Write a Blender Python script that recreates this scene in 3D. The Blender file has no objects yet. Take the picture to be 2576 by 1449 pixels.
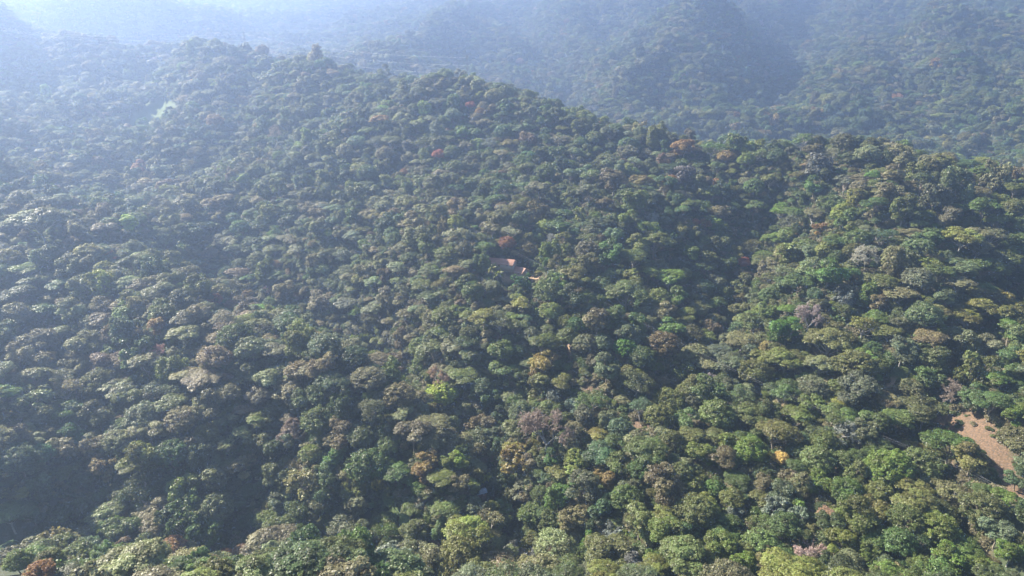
import bpy, math, random
import numpy as np

# ---------------------------------------------------------------- camera, sky, sun, exposure
PITCH = math.radians(20); FPX = 683.0
CP, SP = math.cos(PITCH), math.sin(PITCH)
SUN_EL, SUN_AZ = math.radians(39), math.radians(-63)      # azimuth from the view direction, towards the left
scene = bpy.context.scene
COL = scene.collection
cam_data = bpy.data.cameras.new("camera")
cam_data.sensor_width = 36.0
cam_data.lens = 36.0 * FPX / 1024
cam_data.clip_start, cam_data.clip_end = 0.5, 12000
cam = bpy.data.objects.new("camera", cam_data); COL.objects.link(cam)
cam.location = (0, 0, 0); cam.rotation_euler = (math.pi / 2 - PITCH, 0, 0)
scene.camera = cam
SUND = (math.sin(SUN_AZ) * math.cos(SUN_EL), math.cos(SUN_AZ) * math.cos(SUN_EL), math.sin(SUN_EL))
world = bpy.data.worlds.new("World"); scene.world = world; world.use_nodes = True
wn = world.node_tree.nodes; wn.clear()
sky = wn.new("ShaderNodeTexSky"); sky.sky_type = 'NISHITA'; sky.sun_disc = False
sky.sun_elevation = SUN_EL; sky.sun_rotation = SUN_AZ; sky.altitude = 900; sky.dust_density = 1.0; sky.ozone_density = 1.5
bg = wn.new("ShaderNodeBackground"); bg.inputs['Strength'].default_value = 0.05
wo = wn.new("ShaderNodeOutputWorld")
world.node_tree.links.new(sky.outputs[0], bg.inputs[0]); world.node_tree.links.new(bg.outputs[0], wo.inputs[0])
sd = bpy.data.lights.new("sun", 'SUN'); sd.energy = 5.0; sd.angle = math.radians(0.5); sd.color = (1.0, 0.91, 0.76)
sun = bpy.data.objects.new("sun", sd); COL.objects.link(sun)
sun.rotation_euler = (math.pi / 2 - SUN_EL, 0, math.pi - SUN_AZ)
scene.view_settings.view_transform = 'Standard'; scene.view_settings.look = 'None'
scene.view_settings.exposure = 2.25; scene.view_settings.gamma = 1
cy = scene.cycles
cy.max_bounces = 5; cy.diffuse_bounces = 2; cy.glossy_bounces = 1; cy.transmission_bounces = 3; cy.volume_bounces = 1
cy.transparent_max_bounces = 4; cy.use_denoising = True
cy.caustics_reflective = False; cy.caustics_refractive = False
cy.sample_clamp_indirect = 4.0

# ---------------------------------------------------------------- terrain
HAZE_D, HAZE_G, HAZE_COL, HAZE_TOP = 0.00039, 0.65, (.39, .52, .79), 255
def ray(u,v):
    """direction with forward depth 1 for a pixel of the 1024x576 frame"""
    a=(np.asarray(u,float)-512)/FPX; b=(288-np.asarray(v,float))/FPX
    return a, CP+b*SP, -SP+b*CP
# canopy-top control points: u, v, depth in metres
CTRL=[
(512,576,300),(600,576,275),(700,576,265),(800,576,258),(900,576,250),(1024,576,240),(560,500,330),(650,480,325),(750,480,315),(850,480,310),(950,470,308),(1024,480,290),
(600,400,385),(560,350,420),(500,270,485),(450,270,485),(560,270,480),(620,330,430),(690,350,415),(700,400,385),(520,330,435),(460,330,440),(540,420,375),
(400,240,545),(300,235,620),(400,200,620),(500,200,585),(600,200,565),(680,200,560),(400,130,740),(500,130,720),(600,155,650),(300,130,850),(300,180,710),(200,180,790),(200,120,950),(250,90,1020),
(770,205,590),(748,270,528),(729,314,482),(770,235,562),(850,250,470),(850,200,515),(850,160,565),(950,250,440),(900,300,420),(800,330,430),(1000,200,480),(790,280,470),(730,170,620),(800,150,600),
(1015,280,440),(960,310,400),(980,430,330),(900,400,350),(1024,400,335),(800,400,370),
(97,0,1750),(217,47,1180),(254,51,1120),(318,62,1020),(350,68,970),(382,74,930),(410,79,905),(437,85,880),(477,84,850),(505,87,830),(556,105,780),(596,121,745),(636,126,720),(676,132,690),(700,140,665),(775,143,625),(843,141,600),(886,143,585),(934,155,560),(986,167,535),(1024,179,515),
(0,190,600),(71,230,560),(130,262,520),(190,298,475),(278,318,450),(358,350,420),(417,398,390),(457,457,350),(480,520,315),
(0,300,480),(100,320,470),(200,360,430),(300,400,400),(380,450,370),(100,400,418),(0,400,392),(0,460,352),(200,450,388),(120,460,378),(300,460,372),(100,505,378),(0,515,345),(250,520,375),(350,520,352),(420,560,310),
(190,262,615),(250,292,580),(310,307,555),(360,327,530),(410,374,482),(450,410,425),(490,450,385),(515,500,345),(512,560,308),
(0,90,1080),(34,117,980),(62,131,930),(0,150,820),(60,165,820),(110,160,880),(150,190,790),(100,205,690),(130,130,1010),(60,100,1150),(120,80,1200),(60,50,1400),(0,50,1450),(0,0,1850),(160,40,1350),
]
# unseen ground and the far mountains (same form)
FAR=[
(590,118,930),(610,112,900),(650,70,950),(700,22,1050),(708,0,1100),(620,70,1030),(665,22,1150),(575,106,1000),(548,50,1240),(515,10,1480),
(660,120,830),(720,100,890),(690,60,950),(800,125,800),(765,70,1130),(788,96,1000),(797,25,1330),(812,0,1480),(740,50,1030),(790,85,960),
(850,60,1000),(850,110,860),(900,120,800),(908,80,980),(900,40,1200),(945,60,900),(935,20,1020),(980,20,1060),(1024,0,1150),(1000,100,800),(960,140,740),(1024,150,680),(1020,60,920),(890,0,1330),
(379,65,1350),(430,35,1450),(476,8,1600),(524,0,1650),(440,65,1250),(500,70,1180),(540,85,1080),
(317,55,1900),(250,30,2050),(193,6,2250),(330,30,2300),(350,0,2700),(420,0,2200),(370,40,1800),(260,0,2700),(140,0,2300),
]
# hidden ground in world metres x, y, z
WORLD=[(-110,150,-152),(-110,168,-157),(-110,190,-175),(-65,165,-160),(-35,165,-178),(-20,190,-200),(-165,150,-150),(-165,168,-156),(-165,190,-174),(-230,168,-152),(-230,190,-168),(-60,195,-186),(-90,235,-226),(-160,235,-228),(-30,240,-225),(-240,240,-228),(-100,280,-248),(-180,280,-240),(-280,290,-225),(-20,280,-235),(0,220,-212),
(0,130,-200),(120,130,-170),(-100,90,-150),(200,130,-150),
# behind the main ridge
(-420,1360,-80),
(-250,1500,-60),(-420,1500,-40),
# outside the frame
(-600,400,-205),(-700,700,-60),(-900,1000,0),(-1100,1500,120),(-500,200,-215),(500,300,-150),(600,500,-120),(900,900,-40),(1150,1300,-30),(1700,2100,230),(600,2500,300),(0,3100,260),(-900,3400,300),(-1500,2400,350),(1500,900,150),(0,3400,420),(1500,3000,450),(-1500,3400,450),(-1700,600,60),(1500,300,0)]
def rbf(P,Z,X,Y,s=0.0):
    def phi(r2): return np.where(r2>0,0.5*r2*np.log(r2+1e-12),0)
    n=len(P); sc=500.0; P=P/sc
    K=phi(((P[:,None]-P[None])**2).sum(-1))+s*np.eye(n)
    A=np.zeros((n+3,n+3));A[:n,:n]=K;A[:n,n]=1;A[:n,n+1:]=P;A[n,:n]=1;A[n+1:,:n]=P.T
    w=np.linalg.solve(A,np.r_[Z,0,0,0])
    x=X.ravel()/sc;y=Y.ravel()/sc;out=w[n]+w[n+1]*x+w[n+2]*y
    for i in range(n): out=out+w[i]*phi((x-P[i,0])**2+(y-P[i,1])**2)
    return out.reshape(X.shape)
def vnoise(x,y,seed):
    r=np.random.RandomState(seed).rand(64,64)
    xi=np.floor(x).astype(int);yi=np.floor(y).astype(int);fx=x-xi;fy=y-yi
    fx=fx*fx*(3-2*fx);fy=fy*fy*(3-2*fy);g=lambda a,b:r[a%64,b%64]
    return (g(xi,yi)*(1-fx)+g(xi+1,yi)*fx)*(1-fy)+(g(xi,yi+1)*(1-fx)+g(xi+1,yi+1)*fx)*fy-.5
CANOPY=12.0
def ctrl_points():
    C=np.array(CTRL+FAR,float);a,b,c=ray(C[:,0],C[:,1]);d=C[:,2].copy()
    d[len(CTRL):]*=1.0+.5*np.clip((C[len(CTRL):,0]-360)/150,0,1)
    G=np.c_[a*d,b*d,c*d-CANOPY]
    i0=CTRL.index((217,47,1180));Rg=G[i0:i0+18];hor=Rg[:,:2]/np.hypot(Rg[:,0],Rg[:,1])[:,None]
    back=[np.c_[Rg[:,:2]+hor*q,Rg[:,2]-dz] for q,dz in ((28,7),(70,34),(120,60))]
    return np.r_[G,np.array(WORLD,float),back[0],back[1],back[2]]
GX0,GX1,GY0,GY1,GS=-1800,1800,60,3600,9.0
gx=np.arange(GX0,GX1+1,GS);gy=np.arange(GY0,GY1+1,GS)
def relief(X,Y):
    A=np.clip((np.hypot(X,Y)-450)/900,0,1)
    wx=X+60*vnoise(X/160,Y/160,5);wy=Y+60*vnoise(X/170,Y/170,6)
    rid=(.5-2*np.abs(vnoise(wx/150,wy/230,3)))
    return (16+A*44)*rid+(4+6*A)*2*vnoise(X/55,Y/55,9)+3*vnoise(X/24,Y/24,4)
def make_height():
    P=ctrl_points();X,Y=np.meshgrid(gx,gy)
    Z=rbf(P[:,:2],P[:,2]-relief(P[:,0],P[:,1]),X,Y,1e-4)+relief(X,Y)
    return np.where(Z>165,165+(np.clip(Z,-300,900)-165)*.1,Z)
H=make_height()
# gullies and spurs cut into the slopes: polylines (u, v), depth, half width in metres
FOLDS=[([(180,262),(250,292),(310,307),(360,327),(410,374),(455,415),(495,455),(515,505),(512,560)],15,17),([(775,180),(771,205),(748,270),(729,314),(692,345),(660,385)],9,13),
([(1040,235),(1005,280),(960,345),(930,400),(900,440)],15,15),([(262,165),(245,190),(215,225),(228,262)],12,18),([(560,190),(545,215),(530,243),(528,262)],9,13),
([(0,525),(120,515),(250,525),(350,530),(430,545)],4,18),([(500,462),(560,500),(605,520)],9,12),([(940,470),(960,500),(990,550)],10,11),([(700,480),(745,505),(790,530),(850,560)],8,11),
([(60,340),(110,390),(140,440),(150,490)],5,16),([(250,385),(290,430),(300,480)],5,14),([(400,150),(380,190),(365,235)],9,16),([(640,150),(660,190),(655,235)],8,14),([(470,120),(480,160),(470,200)],9,16),
([(880,180),(868,215),(850,240)],-9,14),([(780,350),(820,300),(860,260)],-9,14),([(560,270),(600,330),(640,400),(680,460)],-6,16),([(150,330),(200,370),(235,420)],-9,14),([(330,360),(360,400),(375,450)],-7,12),
([(515,5),(545,50),(572,108)],48,58),([(812,2),(795,25),(768,70),(788,100)],44,52),([(905,6),(905,60),(925,92)],30,50),([(708,3),(695,22),(650,68),(606,112)],-44,52),([(700,20),(745,48),(800,84),(850,118)],-26,42),
([(940,4),(935,40),(960,90),(1000,135)],-30,45),([(560,4),(580,40),(605,70)],-25,40),([(476,10),(430,35),(380,64)],-35,50),([(110,20),(148,58),(150,110)],24,40),([(60,40),(80,80),(70,120)],-20,35),([(200,60),(190,110),(160,160)],-14,28),([(250,70),(240,120),(215,160)],14,26),([(330,85),(315,130),(290,170)],12,24),([(600,135),(590,165)],8,16)]
def cut_folds():
    X,Y=np.meshgrid(gx,gy);cut=np.zeros_like(X)
    for pts,dep,wd in FOLDS:
        P=np.array(pts,float);d=cast(P[:,0],P[:,1],CANOPY);a,b,c=ray(P[:,0],P[:,1]);Q=np.c_[a*d,b*d]
        best=np.full(X.shape,1e9)
        for A,B in zip(Q[:-1],Q[1:]):
            s=np.clip(((X-A[0])*(B-A)[0]+(Y-A[1])*(B-A)[1])/((B-A)**2).sum(),0,1)
            best=np.minimum(best,np.hypot(X-A[0]-s*(B-A)[0],Y-A[1]-s*(B-A)[1]))
        cut=cut+dep*np.exp(-(best/wd)**2)
    return cut
def hz(x,y):
    fx=np.clip((np.asarray(x,float)-GX0)/GS,0,len(gx)-1.001);fy=np.clip((np.asarray(y,float)-GY0)/GS,0,len(gy)-1.001)
    i=fx.astype(int);j=fy.astype(int);fx=fx-i;fy=fy-j
    return (H[j,i]*(1-fx)+H[j,i+1]*fx)*(1-fy)+(H[j+1,i]*(1-fx)+H[j+1,i+1]*fx)*fy
def cast(u,v,lift=0.0,d0=80,d1=3800,step=2.0):
    """first depth along the pixel's ray at which it meets the ground raised by lift"""
    a,b,c=ray(u,v);d=np.full(a.shape,float(d0));res=np.full(a.shape,np.nan)
    while (d<d1).any():
        hit=(c*d<=hz(a*d,b*d)+lift)&np.isnan(res)
        res[hit]=d[hit]
        if not np.isnan(res).any(): break
        d=np.where(np.isnan(res),d*1.004+.3,d1+1)if False else d*1.004+.3
        if (d>d1).all(): break
    return res
H=H-cut_folds()
def project(x,y,z):
    d=y*CP-z*SP; up=y*SP+z*CP
    return 512+FPX*x/d, 288-FPX*up/d, d
# ---------------------------------------------------------------- helpers
rng = np.random.RandomState(11)
def tag(o, label=None, cat=None, group=None, kind=None):
    if label: o['label'] = label
    if cat: o['category'] = cat
    if group: o['group'] = group
    if kind: o['kind'] = kind
    return o
def mesh_from(name, V, F, mats=(), mi=None, tone=None, smooth=False):
    """V (n,3); F list of (m,k) int arrays or one; mi material index per face"""
    me = bpy.data.meshes.new(name)
    Fs = [np.asarray(f, int) for f in (F if isinstance(F, list) else [F]) if len(f)]
    nl = sum(f.size for f in Fs); nf = sum(len(f) for f in Fs)
    me.vertices.add(len(V)); me.vertices.foreach_set("co", np.asarray(V, np.float32).ravel())
    me.loops.add(nl); me.polygons.add(nf)
    me.loops.foreach_set("vertex_index", np.concatenate([f.ravel() for f in Fs]))
    st, tot, k = [], [], 0
    for f in Fs:
        n = f.shape[1]; st.append(k + n * np.arange(len(f))); k += f.size
    me.polygons.foreach_set("loop_start", np.concatenate(st))
    for m in mats: me.materials.append(m)
    if mi is not None: me.polygons.foreach_set("material_index", np.asarray(mi, np.int32))
    if smooth: me.polygons.foreach_set("use_smooth", np.ones(nf, bool))
    if tone is not None:
        a = me.attributes.new("tone", 'FLOAT', 'POINT'); a.data.foreach_set("value", np.asarray(tone, np.float32))
    me.update(calc_edges=True); me.validate()
    return me
def obj(name, me, parent=None, loc=(0, 0, 0)):
    o = bpy.data.objects.new(name, me); COL.objects.link(o); o.location = loc
    if parent: o.parent = parent
    return o
def tube(path, radii, k=5):
    path = np.asarray(path, float); n = len(path)
    t = np.gradient(path, axis=0); t /= np.linalg.norm(t, axis=1, keepdims=True) + 1e-9
    ref = np.where(np.abs(t[:, 2:3]) > .9, [[1., 0, 0]], [[0, 0, 1.]])
    a = np.cross(t, ref); a /= np.linalg.norm(a, axis=1, keepdims=True) + 1e-9; b = np.cross(t, a)
    th = np.arange(k) * 2 * math.pi / k
    V = path[:, None] + np.asarray(radii, float)[:, None, None] * (np.cos(th)[None, :, None] * a[:, None] + np.sin(th)[None, :, None] * b[:, None])
    V = V.reshape(-1, 3); i = np.arange(n - 1)[:, None] * k; j = np.arange(k)[None]; j2 = (j + 1) % k
    F = np.stack([i + j, i + j2, i + k + j2, i + k + j], -1).reshape(-1, 4)
    return V, F
def join(parts):
    Vs, Fs, off = [], [], 0
    for V, F in parts:
        Vs.append(V); Fs.append(np.asarray(F) + off); off += len(V)
    return np.concatenate(Vs), np.concatenate(Fs)
def unit(v): return v / (np.linalg.norm(v, axis=-1, keepdims=True) + 1e-9)

# ---------------------------------------------------------------- materials
def new_mat(name):
    m = bpy.data.materials.new(name); m.use_nodes = True; nt = m.node_tree; nt.nodes.clear()
    return m, nt, nt.nodes, nt.links
def simple(name, c, rough=.8, scale=3.0, amt=.35):
    m, nt, N, L = new_mat(name)
    g = N.new("ShaderNodeNewGeometry"); no = N.new("ShaderNodeTexNoise"); no.inputs['Scale'].default_value = scale; no.inputs['Detail'].default_value = 5
    L.new(g.outputs['Position'], no.inputs['Vector'])
    mx = N.new("ShaderNodeMix"); mx.data_type = 'RGBA'
    mx.inputs[6].default_value = (*[x * (1 - amt) for x in c], 1); mx.inputs[7].default_value = (*[min(1, x * (1 + amt)) for x in c], 1)
    L.new(no.outputs[0], mx.inputs[0]); p = N.new("ShaderNodeBsdfPrincipled"); p.inputs['Roughness'].default_value = rough
    L.new(mx.outputs[2], p.inputs['Base Color']); o = N.new("ShaderNodeOutputMaterial"); L.new(p.outputs[0], o.inputs[0])
    return m
def leaf_material():
    m, nt, N, L = new_mat("foliage")
    at = N.new("ShaderNodeAttribute"); at.attribute_type = 'INSTANCER'; at.attribute_name = "tint"
    to = N.new("ShaderNodeAttribute"); to.attribute_type = 'GEOMETRY'; to.attribute_name = "tone"
    hs = N.new("ShaderNodeHueSaturation")
    mr = N.new("ShaderNodeMapRange"); mr.inputs[3].default_value = .485; mr.inputs[4].default_value = .525
    mv = N.new("ShaderNodeMapRange"); mv.inputs[3].default_value = .60; mv.inputs[4].default_value = 1.6
    L.new(to.outputs['Fac'], mr.inputs[0]); L.new(to.outputs['Fac'], mv.inputs[0])
    L.new(mr.outputs[0], hs.inputs['Hue']); L.new(mv.outputs[0], hs.inputs['Value']); L.new(at.outputs['Color'], hs.inputs['Color'])
    p = N.new("ShaderNodeBsdfPrincipled"); p.inputs['Roughness'].default_value = .45; p.inputs['Specular IOR Level'].default_value = .3
    t = N.new("ShaderNodeBsdfTranslucent"); mx = N.new("ShaderNodeMixShader"); mx.inputs[0].default_value = .38
    g = N.new("ShaderNodeHueSaturation"); g.inputs['Value'].default_value = 1.3; g.inputs['Saturation'].default_value = 1.1
    L.new(hs.outputs[0], p.inputs['Base Color']); L.new(hs.outputs[0], g.inputs['Color']); L.new(g.outputs[0], t.inputs[0])
    L.new(p.outputs[0], mx.inputs[1]); L.new(t.outputs[0], mx.inputs[2])
    o = N.new("ShaderNodeOutputMaterial"); L.new(mx.outputs[0], o.inputs[0])
    return m
M_LEAF = leaf_material()
M_BARK = simple("bark", (.20, .17, .13), .9, 1.5)
M_PALE = simple("pale_bark", (.28, .26, .23), .9, 1.5)

# ---------------------------------------------------------------- ground sheet
ys = [30.0]
while ys[-1] < 3590: ys.append(ys[-1] + max(2.2, ys[-1] * .0085))
ys = np.array(ys)
aa = np.linspace(-1, 1, 361)
gX = ys[:, None] * .95 * aa[None] + (1.6 * aa ** 7)[None] * np.minimum(ys, 700)[:, None] + 25 * aa[None]; gY = np.repeat(ys[:, None], len(aa), 1)
gZ = hz(gX, gY)
M = len(aa); i = np.arange(len(ys) - 1)[:, None] * M; j = np.arange(M - 1)[None]
gF = np.stack([i + j, i + j + 1, i + M + j + 1, i + M + j], -1).reshape(-1, 4)
# clearings: 4096-px position, radii, colour, kind
CLEAR = [ (2290,1440,60,9,42,'soil'), (2380,1530,55,9,40,'soil'), (2440,1590,50,10,35,'soil'), (2520,1665,60,11,38,'soil'), (2640,1770,50,10,35,'soil'), (2230,1300,34,8,50,'tan'), (3250,1900,50,14,15,'soil'), (2880,1870,36,10,20,'soil'), (3990,1900,80,22,45,'soil'), (3450,1640,40,10,30,'soil'), (1480,1745,30,10,20,'soil'), (2110,990,40,10,25,'soil'), (1900,905,34,10,30,'soil'), (3860,1720,120,36,40,'soil'), (3960,1790,110,46,48,'soil'), (1990,1086,60,9,0,'tan'), (2110,1106,44,10,5,'tan'),  # u, v, ru, rv, angle deg (screen), type
 (3780,1690,85,30,35,'soil'), (3920,1690,110,45,40,'soil'), (4010,1830,90,50,50,'soil'), (3900,1770,80,30,35,'soil'), (3810,1860,40,15,30,'soil'),(4060,1960,60,50,50,'soil'),
 (3335,1885,50,22,10,'soil'), (3110,1880,40,14,20,'soil'), (2995,1912,14,12,0,'soil'), (3920,2210,40,22,40,'soil'), (4080,2200,30,20,40,'soil'),
 (3600,1480,55,38,20,'grass'), (3565,1545,26,32,0,'tan'), (3680,1670,22,50,-50,'grass'), (3740,1720,40,14,30,'grass'),
 (2270,1390,38,16,30,'tan'), (2330,1490,30,14,30,'soil'), (2560,1705,60,26,15,'soil'), (2350,1550,26,18,40,'soil'),(2480,1600,24,12,20,'soil'),
 (2035,1113,46,13,12,'tan'), (1900,1100,26,9,50,'tan'), (2140,1105,36,11,15,'soil'), (1605,915,9,12,0,'tan'),(2060,1010,40,7,30,'soil'),
 (2150,1250,30,24,40,'grass'), (1580,2030,36,88,-35,'grass'), (1640,2105,46,36,0,'grass'),
 (1755,2170,36,34,0,'soil'), (3570,1000,70,10,-12,'soil'), (2000,1345,28,20,0,'soil'),(1850,1420,24,30,30,'soil'),
 (600,450,110,40,-27,'grass'), (295,550,8,20,10,'tan'), (3975,555,50,8,10,'soil'),
]
soil = np.zeros(gX.shape); grass = np.zeros(gX.shape); tan = np.zeros(gX.shape)
PU, PV, PD = project(gX, gY, gZ)
vis_clear = []
for (u, v, ru, rv, an, ty) in CLEAR:
    u, v, ru, rv = u / 4, v / 4, ru / 4, rv / 4
    d0 = float(cast(np.array([u]), np.array([v]), 0.3)[0]); a, b, c = ray(u, v); cx, cyy = a * d0, b * d0
    ca, sa = math.cos(math.radians(an)), math.sin(math.radians(an))
    # ground axes: the screen ellipse laid on the ground through a local linearisation
    du = np.array([PU - u]) [0]; dv = PV - v
    e = ((du * ca + dv * sa) / ru) ** 2 + ((-du * sa + dv * ca) / rv) ** 2
    near = np.hypot(gX - cx, gY - cyy) < 60 + d0 * .09
    nz = 1 + .9 * vnoise(gX / 5, gY / 5, 21)
    w = np.clip(1.6 - e * nz, 0, 1) * near
    T = {'soil': soil, 'grass': grass, 'tan': tan}[ty]; np.maximum(T, w, out=T)
    vis_clear.append((u, v, ru, rv, ca, sa, d0, ty, cx, cyy))
me = mesh_from("ground", np.stack([gX, gY, gZ], -1).reshape(-1, 3), gF, smooth=True)
ca_ = me.color_attributes.new("cover", 'FLOAT_COLOR', 'POINT')
ca_.data.foreach_set("color", np.stack([soil, grass, tan, np.ones_like(soil)], -1).astype(np.float32).ravel())
m, nt, N, L = new_mat("forest_floor")
g = N.new("ShaderNodeNewGeometry"); no = N.new("ShaderNodeTexNoise"); no.inputs['Scale'].default_value = .25; no.inputs['Detail'].default_value = 8
no2 = N.new("ShaderNodeTexNoise"); no2.inputs['Scale'].default_value = 1.1; no2.inputs['Detail'].default_value = 6
L.new(g.outputs['Position'], no.inputs['Vector']); L.new(g.outputs['Position'], no2.inputs['Vector'])
def mixc(f, a, b):
    x = N.new("ShaderNodeMix"); x.data_type = 'RGBA'
    for s, q in ((0, f), (6, a), (7, b)):
        if isinstance(q, tuple): x.inputs[s].default_value = (*q, 1)
        elif isinstance(q, float): x.inputs[s].default_value = q
        else: L.new(q, x.inputs[s])
    return x.outputs[2]
rp = N.new("ShaderNodeMapRange"); rp.inputs[1].default_value = .4; rp.inputs[2].default_value = .6; L.new(no.outputs[0], rp.inputs[0])
rp2 = N.new("ShaderNodeMapRange"); rp2.inputs[1].default_value = .35; rp2.inputs[2].default_value = .65; L.new(no2.outputs[0], rp2.inputs[0])
cov = N.new("ShaderNodeAttribute"); cov.attribute_name = "cover"; sp = N.new("ShaderNodeSeparateColor"); L.new(cov.outputs['Color'], sp.inputs[0])
base = mixc(rp.outputs[0], (.028, .042, .016), (.045, .050, .024))
soilc = mixc(rp2.outputs[0], (.060, .044, .028), (.150, .092, .056)); grassc = mixc(rp2.outputs[0], (.048, .078, .024), (.095, .130, .042)); tanc = mixc(rp2.outputs[0], (.26, .18, .11), (.42, .30, .20))
c = mixc(sp.outputs[1], base, grassc); c = mixc(sp.outputs[0], c, soilc); c = mixc(sp.outputs[2], c, tanc)
p = N.new("ShaderNodeBsdfPrincipled"); p.inputs['Roughness'].default_value = .95; L.new(c, p.inputs['Base Color'])
bu = N.new("ShaderNodeBump"); bu.inputs['Strength'].default_value = .8; bu.inputs['Distance'].default_value = .6; L.new(no2.outputs[0], bu.inputs['Height']); L.new(bu.outputs[0], p.inputs['Normal'])
o = N.new("ShaderNodeOutputMaterial"); L.new(p.outputs[0], o.inputs[0]); me.materials.append(m)
tag(obj("ground", me), kind="structure")

# ---------------------------------------------------------------- foliage and tree builders
def leaves(C, Nn, Rt, flat, per, size, r, tone, up=.55, jit=.6):
    """leaf sprays over flattened tufts: C tuft centres, Nn outward dirs, Rt radii, flat, sprays per tuft"""
    n = len(C); k = n * per
    idx = np.repeat(np.arange(n), per)
    d = unit(r.randn(k, 3)); d[:, 2] = np.abs(d[:, 2]) * np.where(r.rand(k) < .82, 1, -.5)
    rad = Rt[idx, None] * (r.rand(k, 1) ** .35)
    P = C[idx] + d * rad * np.array([1, 1, 1.0]) * np.stack([np.ones(k), np.ones(k), np.full(k, flat)], -1)
    nr = unit(d * .6 + Nn[idx] * .35 + np.array([0, 0, up]) + jit * r.randn(k, 3) * .6)
    t = unit(np.cross(nr, r.randn(k, 3))); b = np.cross(nr, t)
    s = size * (.55 + .9 * r.rand(k, 1)); asp = .55 + .35 * r.rand(k, 1)
    V = np.stack([P - t * s, P - b * s * asp + nr * s * .12, P + t * s, P + b * s * asp + nr * s * .12], 1).reshape(-1, 3)
    F = np.arange(4 * k).reshape(-1, 4)
    tn = np.clip(tone[idx] + .22 * r.randn(k), 0, 1)
    return V, F, np.repeat(tn, 4)
def lobes_for(form, r):
    """list of lobes (centre, radii) for a crown of radius 6 m, base of trunk at 0"""
    L_ = []
    if form == 'umbrella':
        for q in range(r.randint(10, 14)):
            a = r.rand() * 6.28; rr = 4.2 * math.sqrt(r.rand()); z = 8.2 - .085 * rr * rr + r.uniform(-.5, .4)
            L_.append(((rr * math.cos(a), rr * math.sin(a), z), (r.uniform(1.7, 2.5),) * 2 + (r.uniform(.9, 1.3),)))
    elif form == 'broad':
        for q in range(34):
            a = q * 2.4; rr = 5.0 * math.sqrt((q + .5) / 34); z = 6.6 - .075 * rr * rr + r.uniform(-.35, .35); s = r.uniform(.85, 1.3)
            L_.append(((rr * math.cos(a), rr * math.sin(a), z), (s, s, s * .55)))
    elif form == 'dome':
        L_.append(((0, 0, 6.3), (4.6, 4.6, 3.6)))
        for q in range(r.randint(11, 15)):
            dd = unit(r.randn(3)); dd[2] = abs(dd[2]) * .9 - .1; s = r.uniform(1.5, 2.3)
            L_.append(((dd[0] * 4.0, dd[1] * 4.0, 6.2 + dd[2] * 3.5), (s, s, s * .8)))
    elif form == 'clumpy':
        for q in range(r.randint(9, 13)):
            a = r.rand() * 6.28; rr = 4.3 * math.sqrt(r.rand()); z = r.uniform(4.5, 10.5) - .35 * rr; s = r.uniform(1.3, 2.5)
            L_.append(((rr * math.cos(a), rr * math.sin(a), z), (s, s, s * r.uniform(.6, .9))))
    elif form == 'bigleaf':
        for q in range(r.randint(12, 17)):
            a = r.rand() * 6.28; rr = 4.4 * math.sqrt(r.rand()); z = r.uniform(3.5, 10.0) - .3 * rr; s = r.uniform(1.0, 1.9)
            L_.append(((rr * math.cos(a), rr * math.sin(a), z), (s, s, s)))
    elif form == 'draped':
        for q in range(r.randint(8, 11)):
            a = r.rand() * 6.28; rr = 3.6 * math.sqrt(r.rand()); h = r.uniform(6, 11) - .4 * rr; s = r.uniform(1.3, 2.2)
            L_.append(((rr * math.cos(a), rr * math.sin(a), h * .55), (s, s, h * .5)))
    elif form == 'feather':
        for q in range(r.randint(9, 12)):
            a = r.rand() * 6.28; rr = 4.4 * math.sqrt(r.rand()); z = 8.0 - .1 * rr * rr + r.uniform(-2.2, .6); s = r.uniform(1.3, 2.2)
            L_.append(((rr * math.cos(a), rr * math.sin(a), z), (s, s, s * .6)))
    elif form == 'shrub':
        for q in range(r.randint(4, 7)):
            a = r.rand() * 6.28; rr = 3.6 * math.sqrt(r.rand()); s = r.uniform(1.8, 2.8)
            L_.append(((rr * math.cos(a), rr * math.sin(a), r.uniform(.8, 2.4)), (s, s, s * .8)))
    return L_
SPEC = {'broad': (.55, .5, .4, 36, .115, .9, .6),   # tuft spacing factor, tuft radius, flat, sprays per tuft, spray size, up, jitter
 'umbrella': (.9, .85, .34, 40, .20, .9, .55), 'dome': (.85, .75, .55, 36, .20, .4, .7), 'clumpy': (.9, .8, .5, 40, .21, .5, .7),
 'bigleaf': (1.15, .75, .7, 20, .36, .25, .9), 'draped': (.8, .7, .8, 34, .21, .2, .8), 'feather': (1.2, .9, .45, 24, .18, .5, 1.0),
 'shrub': (1.0, .9, .6, 20, .36, .4, .8)}
def crown(form, seed):
    r = np.random.RandomState(seed); Ls = lobes_for(form, r); sf, tr, flat, per, size, up, jit = SPEC[form]
    Cs, Ns, Ts = [], [], []
    for li, (c, rd) in enumerate(Ls):
        c = np.array(c); rd = np.array(rd); area = 4 * math.pi * rd[0] * (rd[0] + rd[2]) / 2
        n = int(area / (sf * sf * 1.15)) + 3
        d = unit(r.randn(n * 2, 3)); lo = -.15 if form in ('umbrella', 'feather', 'broad') else (-.7 if form == 'draped' else -.45)
        d = d[d[:, 2] > lo][:n]
        bump = 1 + .13 * r.randn(len(d), 1)
        P = c + d * rd * bump
        keep = np.ones(len(P), bool)
        for lj, (c2, rd2) in enumerate(Ls):
            if lj != li: keep &= ((((P - np.array(c2)) / np.array(rd2)) ** 2).sum(1) > .72)
        keep &= P[:, 2] > .3
        P = P[keep]; Cs.append(P); Ns.append(unit(d[keep] / rd)); Ts.append(np.clip(.5 + .22 * r.randn() + .17 * r.randn(len(P)), 0, 1))
    C = np.concatenate(Cs); Nn = np.concatenate(Ns); T = np.concatenate(Ts); R = tr * (.65 + .7 * r.rand(len(C)))
    return leaves(C, Nn, R, flat, per, size, r, T, up, jit), Ls
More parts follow.
